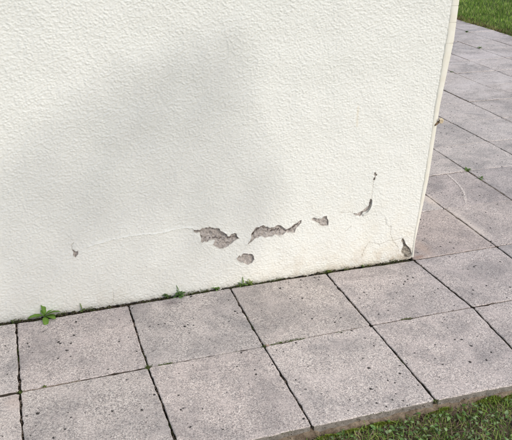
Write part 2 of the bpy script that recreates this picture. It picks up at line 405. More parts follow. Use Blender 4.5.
# ------------------------------------------------------------------ the rendered wall
PX = {  # outlines of the flaked places, in picture pixels
 'a': [(193.2, 229.3), (195.5, 229.8), (199.7, 230), (202.6, 228.4), (205.5, 227.7), (209.6, 226.8), (213, 227.7), (216, 228.4), (219, 228.2), (220.1, 230), (222.3, 231.7), (225, 232.9), (227, 234.3), (227.4, 236.2), (229.5, 236.2), (231.3, 234.3), (234.8, 232.9), (236.5, 234), (237.2, 236.2), (239.5, 238.5), (236.6, 239.3), (234.2, 241), (231.9, 243), (229, 244.8), (226, 247.4), (223, 248.6), (219.6, 249), (216, 247), (213.1, 244.4), (214.3, 241.7), (214.9, 240), (211.4, 239.4), (207.9, 241.7), (204.3, 241.2), (202, 242.6), (200.6, 241.7), (201.2, 237.6), (200.2, 235.2), (200.6, 233), (198, 232.2), (195.6, 232.3), (194.0, 231.4)],
 'b': [(246.5, 244.3), (250.2, 239.7), (251.5, 234.1), (253.9, 230.8), (255.8, 227.6), (259.5, 227), (263.2, 224.8), (266, 227), (270.6, 228), (274.3, 226.7), (278, 224.8), (281.7, 226.3), (284.5, 228.5), (286, 229.8), (288.6, 228.5), (292.9, 225.2), (296.6, 223.9), (299, 221.2), (301.6, 220.2), (301.2, 223.3), (299, 225.7), (295.7, 229.5), (294.7, 232.6), (290, 232.2), (286, 231.9), (283.6, 234.1), (279, 235.6), (274.3, 234.5), (269.7, 236.9), (265, 237.8), (261.3, 236), (257.6, 237.8), (253.9, 239.3), (250.2, 242.4)],
 'c': [(236.6, 257.9), (239.4, 255.3), (241.2, 256.7), (242.4, 253.7), (246.4, 253), (250.6, 253.7), (253.7, 256), (254.1, 259.5), (251.8, 263), (247.8, 264.7), (244.8, 263.3), (242.9, 260.9), (240.8, 261.9), (237.7, 260.2)],
 'd': [(312, 219.3), (314.6, 217.8), (317.5, 219.3), (321.6, 218.9), (323.5, 215.9), (326.3, 215.6), (327.2, 218.9), (328.7, 221.5), (328.1, 225.2), (324.4, 226), (320.7, 225.2), (319.4, 223.4), (316, 222), (313.3, 220.8)],
 'e': [(352.6, 212.5), (355.5, 213.6), (359.2, 212.5), (362.9, 211), (366.3, 208.1), (368.8, 204.4), (370.3, 198.8), (371.6, 199.4), (371.3, 203.8), (369.3, 208.4), (366.8, 211.6), (362.9, 213), (360.2, 216.4), (357.8, 216), (354.8, 214.8)],
 'f': [(375.2, 171.8), (376.2, 174), (377.3, 174.8), (376.4, 176.2), (375.4, 176.2), (375.6, 178.4), (374.8, 180.6), (373.4, 180.4), (373.6, 177.8), (374.8, 176.4), (374.4, 173.4)],
 'g': [(72, 249.8), (75, 251.2), (78, 251), (78, 254.5), (75.6, 257.4), (73.1, 255)],
 'h': [(402.8, 238), (404, 239.5), (405.2, 242), (406.8, 245.5), (408.8, 247.1), (411, 250.7), (411.6, 253), (411.0, 256.2), (408.8, 257.6), (405.6, 257.8), (403.6, 257.2), (404, 254.7), (401.6, 253), (401.2, 251.9), (402.4, 249), (403.2, 246), (402.8, 242.7), (401.6, 240)]}
CRACKS = [[(385.2, 218.4), (386.5, 224.8), (391, 227.3), (390.3, 233.6), (392.8, 241.2), (389, 240.7), (380, 245), (369, 242.5), (363.6, 251.4)],
          [(392.8, 241.2), (398, 247.6), (399, 254)], [(392.8, 241.2), (401.5, 238.7)], [(371.4, 198.8), (372.6, 190), (373.6, 181)],
          [(340, 213), (352.6, 212.5)], [(113, 304), (113.5, 298), (113, 292)], [(72, 249.8), (71.5, 246), (73.5, 243)], [(363.6, 251.4), (361, 258)], [(352, 226), (345, 232)]]
CRK_W = [[on_wall(*q) for q in c] for c in CRACKS]
RIDGE = [on_wall(*q) for q in [(78, 249.5), (100, 243.5), (112, 240), (128, 236.5), (140, 235), (160, 233.5), (172, 230.5), (185, 228), (193, 228.5)]]
# right-hand limit of the textured coat and outer limit of the smooth corner bead
IN_PX = [(411.6, 259.5), (415.1, 230), (424.2, 180), (431.0, 135), (435.3, 105), (446.4, 40), (452, 0)]
OUT_PX = [(413.4, 259.5), (415.6, 240), (418.2, 230), (428.9, 180), (435.9, 135), (440.7, 105), (454.6, 40), (460, 0)]
in_w = np.array([on_wall(*q) for q in IN_PX]); out_w = np.array([on_wall(*q) for q in OUT_PX])
def xin(z): return np.interp(z, in_w[:, 1], in_w[:, 0]) + np.maximum(0, z - in_w[-1, 1]) * 0.03
def xout(z): return np.interp(z, out_w[:, 1], out_w[:, 0]) + np.maximum(0, z - out_w[-1, 1]) * 0.04
X0 = float(xin(0.0)); XL, ZB, ZT, H = -0.46, -0.009, 1.38, 0.0019
def warp(X, Z): return X + (xin(Z) - X0) * smooth01((X - (X0 - 0.45)) / 0.45)
def unwarp(x, z):
    X = x
    for _ in range(8): X = x - (warp(X, z) - X)
    return X
nX = int(round((X0 - XL) / H)) + 1; nZ = int(round((ZT - ZB) / H)) + 1
hx = (X0 - XL) / (nX - 1); hz = (ZT - ZB) / (nZ - 1)
# relief of the coat: flattened, slightly horizontal blobs, as left by a textured roller
TA = noise_tile(1024, 0.0125 / 0.0022, 41, 0.85, 0.40); TB = noise_tile(1024, 0.0075 / 0.0022, 42, 0.9, 0.3); TC = noise_tile(512, 60, 43, 1, 0.6)
def grain_tile(n, cell, sig, seed, asp=1.25):
    r = RNG(seed); a = np.zeros((n, n)); k = int(n * n / cell ** 2)
    a[r.integers(n, size=k), r.integers(n, size=k)] += r.uniform(0.4, 1.5, k)
    fy = np.fft.fftfreq(n)[:, None]; fx = np.fft.fftfreq(n)[None, :]
    g = np.exp(-2 * (math.pi * sig) ** 2 * ((fx * asp) ** 2 + (fy / asp) ** 2 * 1.2))
    return np.fft.ifft2(np.fft.fft2(a) * g).real * 2 * math.pi * sig ** 2
GA = grain_tile(1400, 0.0092 / 0.0016, 0.0023 / 0.0016, 141); GB = grain_tile(1400, 0.0058 / 0.0016, 0.0014 / 0.0016, 142)
HOLES = {}
for k, px in PX.items():
    pts = [on_wall(*q) for q in px]; pts = roughen(pts, 2, 0.09, RNG(ord(k)))
    HOLES[k] = [(float(unwarp(np.array(x), np.array(max(z, ZB + 0.0035)))), max(z, ZB + 0.0035)) for x, z in pts]
def relief(X, Z):
    """outward height of the coat in metres and its dirt masks, on flat coordinates"""
    a = sample(TA, X / 0.0022 + 300, Z / 0.0022 + 50); b = sample(TB, X / 0.0022, Z / 0.0022)
    cov = sample(TC, X / 0.0016 + 200, Z / 0.0016); ga = sample(GA, X / 0.00124 + 20, Z / 0.00124 + 20); gb = sample(GB, X / 0.00130 + 320, Z / 0.00130 + 77)
    h = 0.00160 * np.tanh((1.1 + 0.2 * cov) * ga) + 0.00115 * np.tanh(gb) + 0.00012 * b - 0.0014 + 0.0009 * sample(TC, X / 0.006, Z / 0.006)
    crack = np.zeros_like(X); x = warp(X, Z)
    for c in CRK_W:
        pts = np.array(c); lo = pts.min(0) - 0.02; hi = pts.max(0) + 0.02
        s = (x > lo[0]) & (x < hi[0]) & (Z > lo[1]) & (Z < hi[1])
        if s.any():
            jit = 0.0022 * sample(TB, X[s] / 0.004 + 99, Z[s] / 0.004); d = dist_line(x[s] + jit, Z[s] + 0.7 * jit, c)
            e = np.exp(-(d / 0.0017) ** 2); h[s] -= 0.0022 * e; crack[s] = np.maximum(crack[s], 0.36 * np.exp(-(d / 0.0017) ** 2))
    r = np.array(RIDGE); s = (x > r[:, 0].min()) & (x < r[:, 0].max()) & (Z > r[:, 1].min() - .05) & (Z < r[:, 1].max() + .05)
    zr = np.interp(x[s], r[:, 0], r[:, 1]) + 0.0012 * sample(TB, X[s] / 0.006, X[s] * 0); fade = smooth01((x[s] - r[0, 0]) / 0.1)
    dz = Z[s] - zr
    h[s] += fade * 0.0050 * np.where(dz > 0, np.exp(-dz / 0.0045), -np.exp(dz / 0.014) * 0.15) * smooth01(0.5 + dz / 0.002)
    rim = np.zeros_like(X)
    for k, poly in HOLES.items():
        p = np.array(poly); lo = p.min(0) - 0.03; hi = p.max(0) + 0.03
        s = (X > lo[0]) & (X < hi[0]) & (Z > lo[1]) & (Z < hi[1])
        if s.any():
            d = dist_line(X[s], Z[s], poly[::2], True); up = sample(TC, X[s] / 0.001 + 11, Z[s] / 0.001)
            h[s] += np.exp(-d / 0.006) * (0.0007 + 0.0013 * up)
            rim[s] = np.maximum(rim[s], (0.35 + 0.3 * np.tanh(sample(TC, X[s] / 0.0006, Z[s] / 0.0006))) * np.exp(-(d / 0.0020) ** 2))
    n1 = sample(TC, X / 0.0025 + 70, Z / 0.0025); 
    hgt = 0.028 + 0.020 * n1
    side = smooth01((X - 0.9) / 0.5)
    stain = np.exp(-np.maximum(Z - ZB, 0) / np.maximum(hgt, 0.008)) * (0.4 + 0.65 * side)
    pit = smooth01((X - (X0 - 0.22)) / 0.16) * np.exp(-np.maximum(Z, 0) / 0.08) * 0.32
    grime = np.exp(-np.maximum(Z - ZB, 0) / 0.008) * 0.9
    yellow = 0.6 * smooth01((X - 0.75) / 0.7) * np.exp(-np.maximum(Z, 0) / (0.13 + 0.06 * n1.clip(-1, 2))) + 0.22 * np.exp(-np.maximum(Z, 0) / 0.22)
    rs = [on_wall(358.5, 107), on_wall(357.5, 116), on_wall(357, 126)]; yellow = np.maximum(yellow, 1.0 * np.exp(-(dist_line(x, Z, rs) / 0.005) ** 2))
    return h, crack, np.maximum(stain, pit) + 10 * np.round(np.clip(yellow, 0, 1) * 200), grime, rim
house = empty('house_wall', (0.8, 0.1, 0), label='white textured rendered house wall with flaking patches above the paving', category='wall')
house_off = np.array([0.8, 0.1, 0])
def emit_wall(X, Z):
    h, c, s, g, r = relief(X, Z)
    Zr = Z + np.where(Z < ZB + 1e-6, 0.0028 * sample(TC, X / 0.0012, X * 0 + 5) + 0.0015 * sample(TB, X / 0.0025, X * 0), 0)
    return np.c_[warp(X, Z), WALL_Y - h, Zr], c, s, g, r
gx = XL + np.arange(nX) * hx; gz = ZB + np.arange(nZ) * hz
XX, ZZ = np.meshgrid(gx, gz)
V, c, s, g, r = emit_wall(XX.ravel(), ZZ.ravel())
keep = np.ones((nZ - 1, nX - 1), bool)
# rectangular blocks of cells around the flaked places are re-triangulated along the ragged outline
blocks = []
for k, poly in HOLES.items():
    p = np.array(poly); i0, j0 = int((p[:, 0].min() - XL) / hx) - 2, max(0, int((p[:, 1].min() - ZB) / hz) - 2)
    i1, j1 = min(nX - 1, int((p[:, 0].max() - XL) / hx) + 3), int((p[:, 1].max() - ZB) / hz) + 3
    blocks.append([i0, j0, i1, j1, [k]])
merged = True
while merged:
    merged = False
    for a in range(len(blocks)):
        for b in range(a + 1, len(blocks)):
            A, B = blocks[a], blocks[b]
            if A[0] <= B[2] and B[0] <= A[2] and A[1] <= B[3] and B[1] <= A[3]:
                blocks[a] = [min(A[0], B[0]), min(A[1], B[1]), max(A[2], B[2]), max(A[3], B[3]), A[4] + B[4]]
                del blocks[b]; merged = True; break
        if merged: break
VV, CC, SS, GG, RR, TRI = [V], [c], [s], [g], [r], []
base = len(V)
for i0, j0, i1, j1, ks in blocks:
    keep[j0:j1, i0:i1] = False
    bx, bz = np.meshgrid(gx[i0:i1 + 1], gz[j0:j1 + 1]); ii, jj = np.meshgrid(np.arange(i0, i1 + 1), np.arange(j0, j1 + 1))
    bx, bz, ii, jj = bx.ravel(), bz.ravel(), ii.ravel(), jj.ravel()
    border = (ii == i0) | (ii == i1) | (jj == j0) | (jj == j1)
    ok = np.ones(len(bx), bool)
    for k in ks:
        ok &= ~in_poly(bx, bz, HOLES[k]) & (dist_line(bx, bz, HOLES[k], True) > 0.45 * hx)
    ok |= border
    pts = [(float(x), float(z)) for x, z in zip(bx[ok], bz[ok])]
    ids = [int(j * nX + i) for i, j in zip(ii[ok], jj[ok])]
    edges = []; rings = []
    for k in ks:
        n0 = len(pts); poly = HOLES[k]; pts += poly; ids += [-1] * len(poly)
        edges += [(n0 + q, n0 + (q + 1) % len(poly)) for q in range(len(poly))]
    vo, eo, fo, ov, _, _ = delaunay_2d_cdt([Vector(q) for q in pts], edges, [], 0, 1e-7)
    idx = []; newx = []
    for q, src in enumerate(ov):
        sid = [ids[w] for w in src if ids[w] >= 0]
        if sid: idx.append(sid[0])
        else: idx.append(base + len(newx)); newx.append((vo[q][0], vo[q][1]))
    newx = np.array(newx); v2, c2, s2, g2, r2 = emit_wall(newx[:, 0], newx[:, 1])
    VV.append(v2); CC.append(c2); SS.append(s2); GG.append(g2); RR.append(r2); base += len(newx)
    fa = np.array(fo); cx = np.array([(vo[f[0]][0] + vo[f[1]][0] + vo[f[2]][0]) / 3 for f in fo]); cz = np.array([(vo[f[0]][1] + vo[f[1]][1] + vo[f[2]][1]) / 3 for f in fo])
    good = np.ones(len(fa), bool)
    for k in ks: good &= ~in_poly(cx, cz, HOLES[k])
    TRI.append(np.array(idx)[fa[good]])
# rim of each hole: the thickness of the coat
for k, poly in HOLES.items():
    p = np.array(poly); n = len(p); f, c2, s2, g2, r2 = emit_wall(p[:, 0], p[:, 1])
    bk = f.copy(); bk[:, 1] = WALL_Y + 0.0095; 
    cen = bk.mean(0); 
    VV += [f, bk]; z = np.zeros(n); CC += [z, z]; SS += [s2, s2]; GG += [g2, g2]; RR += [z + 0.55, z + 0.9]
    q = np.arange(n); q1 = (q + 1) % n
    TRI += [np.c_[base + q, base + q1, base + n + q1], np.c_[base + q, base + n + q1, base + n + q]]; base += 2 * n
# lower edge of the coat
q = np.arange(nX); bk = V[:nX].copy(); bk[:, 1] = WALL_Y + 0.02; bk[:, 2] += 0.002
VV.append(bk); z = np.zeros(nX); CC.append(z); SS.append(z + 0.5); GG.append(z + 1); RR.append(z)
TRI += [np.c_[q[:-1], base + q[:-1], base + q[1:]], np.c_[q[:-1], base + q[1:], q[1:]]]; base += nX
jj, ii = np.nonzero(keep); a = jj * nX + ii
TRI += [np.c_[a, a + 1, a + nX + 1], np.c_[a, a + nX + 1, a + nX]]
V = np.concatenate(VV)
me = mesh_np('render_coat', V - house_off, np.concatenate(TRI), True)
SSa = np.concatenate(SS); ye = np.floor(SSa / 10 + 1e-6); attr(me, 'yellow', ye / 200)
attr(me, 'crack', np.concatenate(CC)); attr(me, 'stain', np.clip(SSa - 10 * ye, 0, 1)); attr(me, 'grime', np.concatenate(GG)); attr(me, 'rim', np.concatenate(RR))
try: me.set_sharp_from_angle(angle=math.radians(50))
except Exception: pass
link('render_coat', me, M_WALL, house)

# exposed mortar behind each hole
STEP = {'a': [(199, 238.5), (204.5, 237.9), (208, 238.6), (216.6, 238.2), (220, 239.2), (225, 238.8), (229.5, 238), (236, 237.6), (241, 238.5)],
        'b': [(246, 245), (252, 237), (256, 231), (262, 227.5), (266, 230), (271, 232), (276, 230), (281, 229), (285, 231), (289, 230.5), (296, 226), (302, 220)]}
def mortar(k):
    poly = np.array(HOLES[k]); lo = poly.min(0) - 0.010; hi = poly.max(0) + 0.010; lo[1] = max(lo[1], -0.02)
    if k == 'h': hi[0] = min(hi[0], X0 + 0.002)
    hs = 0.0018; nx, nz = int((hi[0] - lo[0]) / hs) + 2, int((hi[1] - lo[1]) / hs) + 2
    X, Z = np.meshgrid(np.linspace(lo[0], hi[0], nx), np.linspace(lo[1], hi[1], nz)); X = X.ravel(); Z = Z.ravel()
    sd_ = ord(k) * 13; x = warp(X, Z)
    h = 0.0021 * sample(TC, X / 0.0006 + sd_, Z / 0.0006) + 0.0009 * sample(TB, X / 0.0030 + sd_, Z / 0.003) + 0.0005 * sample(TB, X / 0.0013, Z / 0.0013 + sd_)
    crack = np.zeros_like(X)
    if k in STEP:
        l = np.array([on_wall(*q) for q in STEP[k]]); zl = np.interp(x, l[:, 0], l[:, 1]) + 0.0012 * sample(TB, X / 0.004 + 7, X * 0)
        up = smooth01(0.5 + (Z - zl) / 0.003); h += -0.0030 * up + 0.0024 * (1 - up)
        d = np.abs(Z - zl - 0.0005); crack = np.maximum(crack, 1.0 * np.exp(-(d / 0.0020) ** 2) * smooth01(0.75 + 0.5 * sample(TC, X / 0.0005, Z * 0)))
    v = np.abs(sample(TC, X / 0.0009 + sd_ + 40, Z / 0.0009)); crack = np.maximum(crack, 0.8 * np.exp(-(v / 0.06) ** 2))
    if k == 'a':
        hx_, hz_ = on_wall(194.0, 230.3); crack = np.maximum(crack, np.exp(-(np.hypot(x - hx_, Z - hz_) / 0.006) ** 4)); h -= 0.006 * np.exp(-(np.hypot(x - hx_, Z - hz_) / 0.006) ** 4)
    q = np.arange((nx - 1) * (nz - 1)); a = q // (nx - 1) * nx + q % (nx - 1)
    me = mesh_np('exposed_mortar', np.c_[x, WALL_Y + 0.0082 - np.clip(h - 0.012 * smooth01(dist_line(X, Z, [tuple(q) for q in poly], True) / 0.012) * ~in_poly(X, Z, [tuple(q) for q in poly]), -0.02, 0.0050), Z] - house_off, np.c_[a, a + 1, a + nx + 1, a + nx], True); attr(me, 'crack', crack)
    return me
ML = {'h': 'damp grey-green mortar at the foot of the corner', 'a': 'largest grey flake with a dark hole at its tip', 'b': 'long jagged flake', 'c': 'small round flake below the others'}
for k in HOLES:
    o = link('exposed_mortar', mortar(k), M_DAMP if k == 'h' else M_MORTAR, house)
    if k in ML: o['label'] = ML[k]

# curled chip of paint standing off below the crescent flake
cp = [on_wall(*q) for q in [(362.9, 213.4), (366.9, 211.9), (369.6, 208.7), (371.5, 204.0), (371.8, 199.6)]]
cq = [on_wall(*q) for q in [(363.4, 216.0), (369.3, 214.0), (372.8, 209.8), (374.0, 204.4), (372.6, 199.2)]]
V = [(x, WALL_Y - 0.0062, z) for x, z in cp] + [(x, WALL_Y - 0.0010, z) for x, z in cq] + [(x + 0.0008, WALL_Y - 0.0045, z - 0.0008) for x, z in cp] + [(x, WALL_Y + 0.0006, z) for x, z in cq]
fs = []
for q in range(4): fs += [[q, q + 5, q + 6, q + 1], [10 + q, 11 + q, 16 + q, 15 + q], [q, q + 1, q + 11, q + 10], [q + 5, q + 15, q + 16, q + 6]]
link('paint_chip', mesh_np('paint_chip', np.array(V) - house_off, fs), M_WALLC, house)

# plain coat beyond the dense part, core, side face
def box_mesh(name, x0, x1, y0, y1, z0, z1):
    v = [(x, y, z) for z in (z0, z1) for y in (y0, y1) for x in (x0, x1)]
    return mesh_np(name, np.array(v) - house_off, [[0, 2, 3, 1], [4, 5, 7, 6], [0, 1, 5, 4], [2, 6, 7, 3], [0, 4, 6, 2], [1, 3, 7, 5]])
link('wall_core', box_mesh('wall_core', -5.9, X0 - 0.004, WALL_Y + 0.022, 9.0, -0.1, 3.2), M_MORTAR, house)
link('render_coat', box_mesh('render_coat', -6, XL - 0.0003, WALL_Y - 0.0005, WALL_Y + 0.03, 0.004, 3.2), M_WALLC, house)
V = []
zs = np.linspace(ZT + 0.0004, 3.2, 12)
for y in (WALL_Y - 0.0005, WALL_Y + 0.02):
    for z in zs: V += [(XL, y, z), (float(xin(z)), y, z)]
fs = []
for q in range(11): fs += [[2 * q, 2 * q + 1, 2 * q + 3, 2 * q + 2], [24 + 2 * q, 24 + 2 * q + 2, 24 + 2 * q + 3, 24 + 2 * q + 1]]
link('render_coat', mesh_np('render_coat', np.array(V) - house_off, fs), M_WALLC, house)
zs = np.linspace(0.005, 3.2, 40); V = []
for z in zs: V += [(float(xout(z)) - 0.004, WALL_Y + 0.012, z), (float(xout(z)) - 0.004, 9.0, z)]
fs = [[2 * q, 2 * q + 1, 2 * q + 3, 2 * q + 2] for q in range(39)]
link('side_render', mesh_np('side_render', np.array(V) - house_off, fs), M_WALLC, house)

# smooth corner bead, cracked across into lengths
def zpix(v):  # height where the bead crosses picture row v
    return float(np.interp(v, [0, 40, 105, 135, 180, 230, 259.5], [on_wall(u, w)[1] for u, w in [(456, 0), (450.5, 40), (438, 105), (433.5, 135), (426.5, 180), (416.7, 230), (412.5, 259.5)]]))
cuts = [-0.012, zpix(43), zpix(22), zpix(5.5), 1.42, 2.1, 3.2]
for ci in range(len(cuts) - 1):
    za, zb = cuts[ci] + 0.0004, cuts[ci + 1] - 0.0004; n = max(6, int((zb - za) / 0.012)); zs = np.linspace(za, zb, n); rows = []
    rr = RNG(60 + ci); off = rr.normal(0, 0.0006)
    for z in zs:
        a, b = float(xin(z)), float(xout(z)); w = b - a; p = 0.0028 * min(1, w / 0.012); e = min(0.009, w * 0.5)
        j = 0.0006 * float(sample(TC, z / 0.002, 3)) + off; jj2 = 0.0008 * float(sample(TC, z / 0.0011, 80))
        prof = [(a - 0.0012, 0.005), (a - 0.0008 + jj2, 0.0005), (a + 0.0022 + jj2, -p * 0.75), (a + w * 0.35, -p), (b - e, -p), (b - e * 0.45, -p * 0.55), (b - e * 0.10 + j, e * 0.35), (b + j, e * 1.0), (b - 0.001, 0.030)]
        rows.append([(x, WALL_Y + dy, z) for x, dy in prof])
    m_ = 9; V = np.array(rows).reshape(-1, 3)
    fs = [[q * m_ + k, q * m_ + k + 1, (q + 1) * m_ + k + 1, (q + 1) * m_ + k] for q in range(n - 1) for k in range(m_ - 1)]
    me = bpy.data.meshes.new('corner_bead'); me.from_pydata((V - house_off).tolist(), [], fs + [list(range(m_))[::-1], list(range((n - 1) * m_, n * m_))]); me.update()
    for p_ in me.polygons: p_.use_smooth = len(p_.vertices) == 4
    me.set_sharp_from_angle(angle=math.radians(60)); link('corner_bead', me, M_BEAD, house)
# rust-brown edges in the cracks of the bead
for ci in (1, 2, 3):
    z = cuts[ci]; a, b = float(xin(z)), float(xout(z))
    V = [(a, WALL_Y + 0.001, z - 0.0009), (b - 0.005, WALL_Y - 0.0026, z - 0.0009), (b - 0.005, WALL_Y - 0.0026, z + 0.0009), (a, WALL_Y + 0.001, z + 0.0009)]
    link('crack_filler', mesh_np('crack_filler', np.array(V) - house_off, [[0, 1, 2, 3]]), M_EDGE, house)

# ------------------------------------------------------------------ snail on the bead
sx, sz = on_wall(439.6, 120.6); sy = WALL_Y - 0.009
snail = empty('snail', (sx, sy, sz), label='small tan snail clinging to the smooth corner strip of the wall', category='snail')
def tube(path, rad, nseg=10):
    path = np.array(path, float); n = len(path); V = []; up = np.array([0.3, 1, 0.2])
    for q in range(n):
        t = path[min(q + 1, n - 1)] - path[max(q - 1, 0)]; t /= np.linalg.norm(t) + 1e-12
        a = np.cross(t, up); a /= np.linalg.norm(a); b = np.cross(t, a)
        for k in range(nseg):
            th = 2 * math.pi * k / nseg; V.append(path[q] + rad[q] * (a * math.cos(th) + b * math.sin(th)))
    fs = [[q * nseg + k, q * nseg + (k + 1) % nseg, (q + 1) * nseg + (k + 1) % nseg, (q + 1) * nseg + k] for q in range(n - 1) for k in range(nseg)]
    return V, fs
M_SHELL = mat_simple('snail_shell', (0.55, 0.44, 0.28), (0.72, 0.64, 0.48), 160, 0.2, 0.001, (0.34, 0.23, 0.12), 0.5)
M_BODY = mat_simple('snail_body', (0.14, 0.09, 0.05), (0.28, 0.19, 0.11), 220, 0.4, 0.001, None, 0.6)
sp, sr = [], []
for q in range(60):
    th = q / 59 * 4.6 * math.pi; rr_ = 0.0017 * math.exp(th * 0.125); sp.append((rr_ * math.cos(th + 0.6), -0.0045 + 0.003 * q / 59, rr_ * math.sin(th + 0.6))); sr.append(rr_ * 0.62)
V, fs = tube(sp, sr); link('shell', mesh_np('shell', V, fs, True), M_SHELL, snail)
bx0, bz0 = on_wall(433.6, 125.2); dx, dz = bx0 - sx, bz0 - sz
pts = [(0.25 * -dx, 0.004, 0.25 * -dz)] + [(dx * t * 0.85, 0.0055 + 0.001 * math.sin(t * 5), dz * t) for t in (0.0, .2, .4, .6, .8, .95, 1.05)]
V, fs = tube(pts, [0.001, 0.0045, .0054, .0054, .0050, .0045, .0036, .001]); link('body', mesh_np('body', V, fs, True), M_BODY, snail)

# ------------------------------------------------------------------ leaves, weeds
def leaf_verts(L, W, fold, droop, teeth=0, n=7, rr=random):
    """a leaf along +x, folded about its midrib and drooping; returns verts (3 per row), faces"""
    V, Fs = [], []
    for q in range(n):
        t = q / (n - 1); w = W * math.sin(math.pi * min(1, (0.06 + 0.94 * t)) ** 0.8) ** 0.9 * (1 if q < n - 1 else 0.05)
        if teeth and 0 < q < n - 1: w *= 1 + teeth * (1 if q % 2 else -1)
        z = -droop * L * t * t + 0.35 * L * droop * t
        V += [(L * t, -w, z + fold * w), (L * t, 0, z), (L * t, w, z + fold * w)]
        if q: b = 3 * q; Fs += [[b - 3, b - 2, b + 1, b], [b - 2, b - 1, b + 2, b + 1]]
    return np.array(V), np.array(Fs)
def spoon_leaf(L, W, fold, droop, n=9):
    V, Fs = [], []
    for q in range(n):
        t = q / (n - 1); w = W * (0.12 + 0.88 * smooth01(t / 0.55)) * math.sqrt(max(0.0, 1 - max(0.0, (t - 0.55) / 0.45) ** 2.6) + 0.004)
        if 2 <= q <= n - 2: w *= 1 + 0.09 * (1 if q % 2 else -1)
        z = -droop * L * t * t + 0.4 * L * droop * t
        V += [(L * t, -w, z + fold * w), (L * t, 0, z), (L * t, w, z + fold * w)]
        if q: b = 3 * q; Fs += [[b - 3, b - 2, b + 1, b], [b - 2, b - 1, b + 2, b + 1]]
    return np.array(V), np.array(Fs)
def rotz_tilt(V, yaw, pitch, roll=0.0):
    m_ = Matrix.Rotation(yaw, 3, 'Z') @ Matrix.Rotation(-pitch, 3, 'Y') @ Matrix.Rotation(roll, 3, 'X')
    return V @ np.array(m_).T
def weed(u, v, name, label, leaves, cat='weed', z=-0.006, tint=(0.15, 0.27, 0.045), y=None, group=None):
    x, yy = on_ground(u, v); yy = yy if y is None else y
    e = empty(name, (x, yy, z), label=label, category=cat)
    if group: e['group'] = group
    rr = RNG(int(u * 7 + v))
    for (yaw, pitch, L, W) in leaves:
        V, Fs = spoon_leaf(L, W, 0.25, (0.12 if pitch > 70 else 0.4) + 0.2 * rr.random()); V = rotz_tilt(V, math.radians(yaw), math.radians(pitch), rr.normal(0, .25))
        me = mesh_np('leaf', V, Fs, True); k = 0.8 + 0.4 * rr.random()
        cc = np.tile(np.array(tint) * k, (len(V), 1)); cc[1::3] *= 1.35; cc *= rr.uniform(0.85, 1.15, (len(V), 1))
        attr_col(me, 'tint', cc); link('leaf', me, M_LEAF, e)
    V, fs = tube([(0, 0, -0.02), (0.001, 0, 0.0), (0, 0.001, 0.008)], [.002, .0022, .001], 6); me = mesh_np('stem', V, fs, True)
    attr_col(me, 'tint', np.tile((0.12, 0.2, 0.04), (len(V), 1))); link('stem', me, M_LEAF, e)
    return e
GAPY = 0.006
# the rosette growing against the wall
weed(45, 316, 'rosette_weed', 'bright green leafy rosette growing from the gap at the wall foot', 
     [(95, 76, 0.056, 0.0095), (140, 62, 0.030, 0.006), (178, 20, 0.064, 0.0105), (205, 30, 0.042, 0.008), (272, 10, 0.062, 0.0125), (318, 18, 0.052, 0.012), (345, 22, 0.045, 0.009), (4, 26, 0.062, 0.010), (30, 40, 0.040, 0.007), (240, 55, 0.025, 0.007), (330, 60, 0.026, 0.007)], y=GAPY - 0.004, z=0.0)
def sprig(u, v, label, n, L, seed, tint=(0.10, 0.19, 0.04), name='sprig_weed', tall=0.0, y=GAPY, group=None):
    rr = RNG(seed)
    lv = [(rr.uniform(0, 360), rr.uniform(5, 55), L * rr.uniform(0.5, 1.1), L * rr.uniform(0.12, 0.24)) for _ in range(n)]
    if tall: lv += [(rr.uniform(30, 150), 82, tall, 0.0022), (rr.uniform(30, 150), 70, tall * 0.7, 0.002)]
    return weed(u, v, name, label, lv, z=-0.003, tint=tint, y=y, group=group)
sprig(180, 296, 'largest low green weed clump at the wall foot, left of the second joint', 14, 0.036, 1, (0.095, 0.17, 0.05), tall=0.05)
sprig(168, 298, 'flat dark green weed leaves beside the larger clump at the wall foot', 9, 0.032, 2, (0.08, 0.13, 0.045))
sprig(217, 290, 'little bright green seedling between two clumps at the wall foot', 7, 0.024, 3, (0.13, 0.22, 0.05))
sprig(243, 285, 'thin upright pale green weed right of the second joint', 11, 0.024, 4, (0.15, 0.24, 0.06), tall=0.04)
sprig(250, 284, 'yellowish tuft beside the thin upright weed at the wall foot', 9, 0.022, 5, (0.2, 0.26, 0.07), tall=0.028)
sprig(82, 310, 'faint thin seedling to the right of the leafy rosette', 6, 0.016, 6, (0.13, 0.19, 0.06), tall=0.035)
sprig(327, 269, 'yellow-green moss-like tuft where the third joint meets the wall', 9, 0.015, 7, (0.2, 0.24, 0.05))
sprig(362, 265, 'tiny pale weed near the right end of the wall foot', 5, 0.013, 8, (0.22, 0.25, 0.1))
sprig(12, 322.5, 'tiny pale green seedling at the wall foot by the left picture edge', 5, 0.014, 9, (0.16, 0.2, 0.08))
for u, v, lab, n, L, sd_ in [(467.6, 169.6, 'green weed tuft at a joint crossing beside the wall corner', 16, 0.030, 21), (481, 178.5, 'flat green weed in a joint just right of the crossing tuft', 11, 0.026, 22),
                             (466.5, 32, 'small green tuft nearest the far lawn edge', 12, 0.042, 23), (480, 48, 'small green tuft on the worn paving below the far lawn', 10, 0.036, 24),
                             (452, 72, 'tiny green weed in a far joint close to the wall corner', 8, 0.03, 25)]:
    sprig(u, v, lab, n, L, sd_, (0.12, 0.20, 0.05), y=on_ground(u, v)[1])

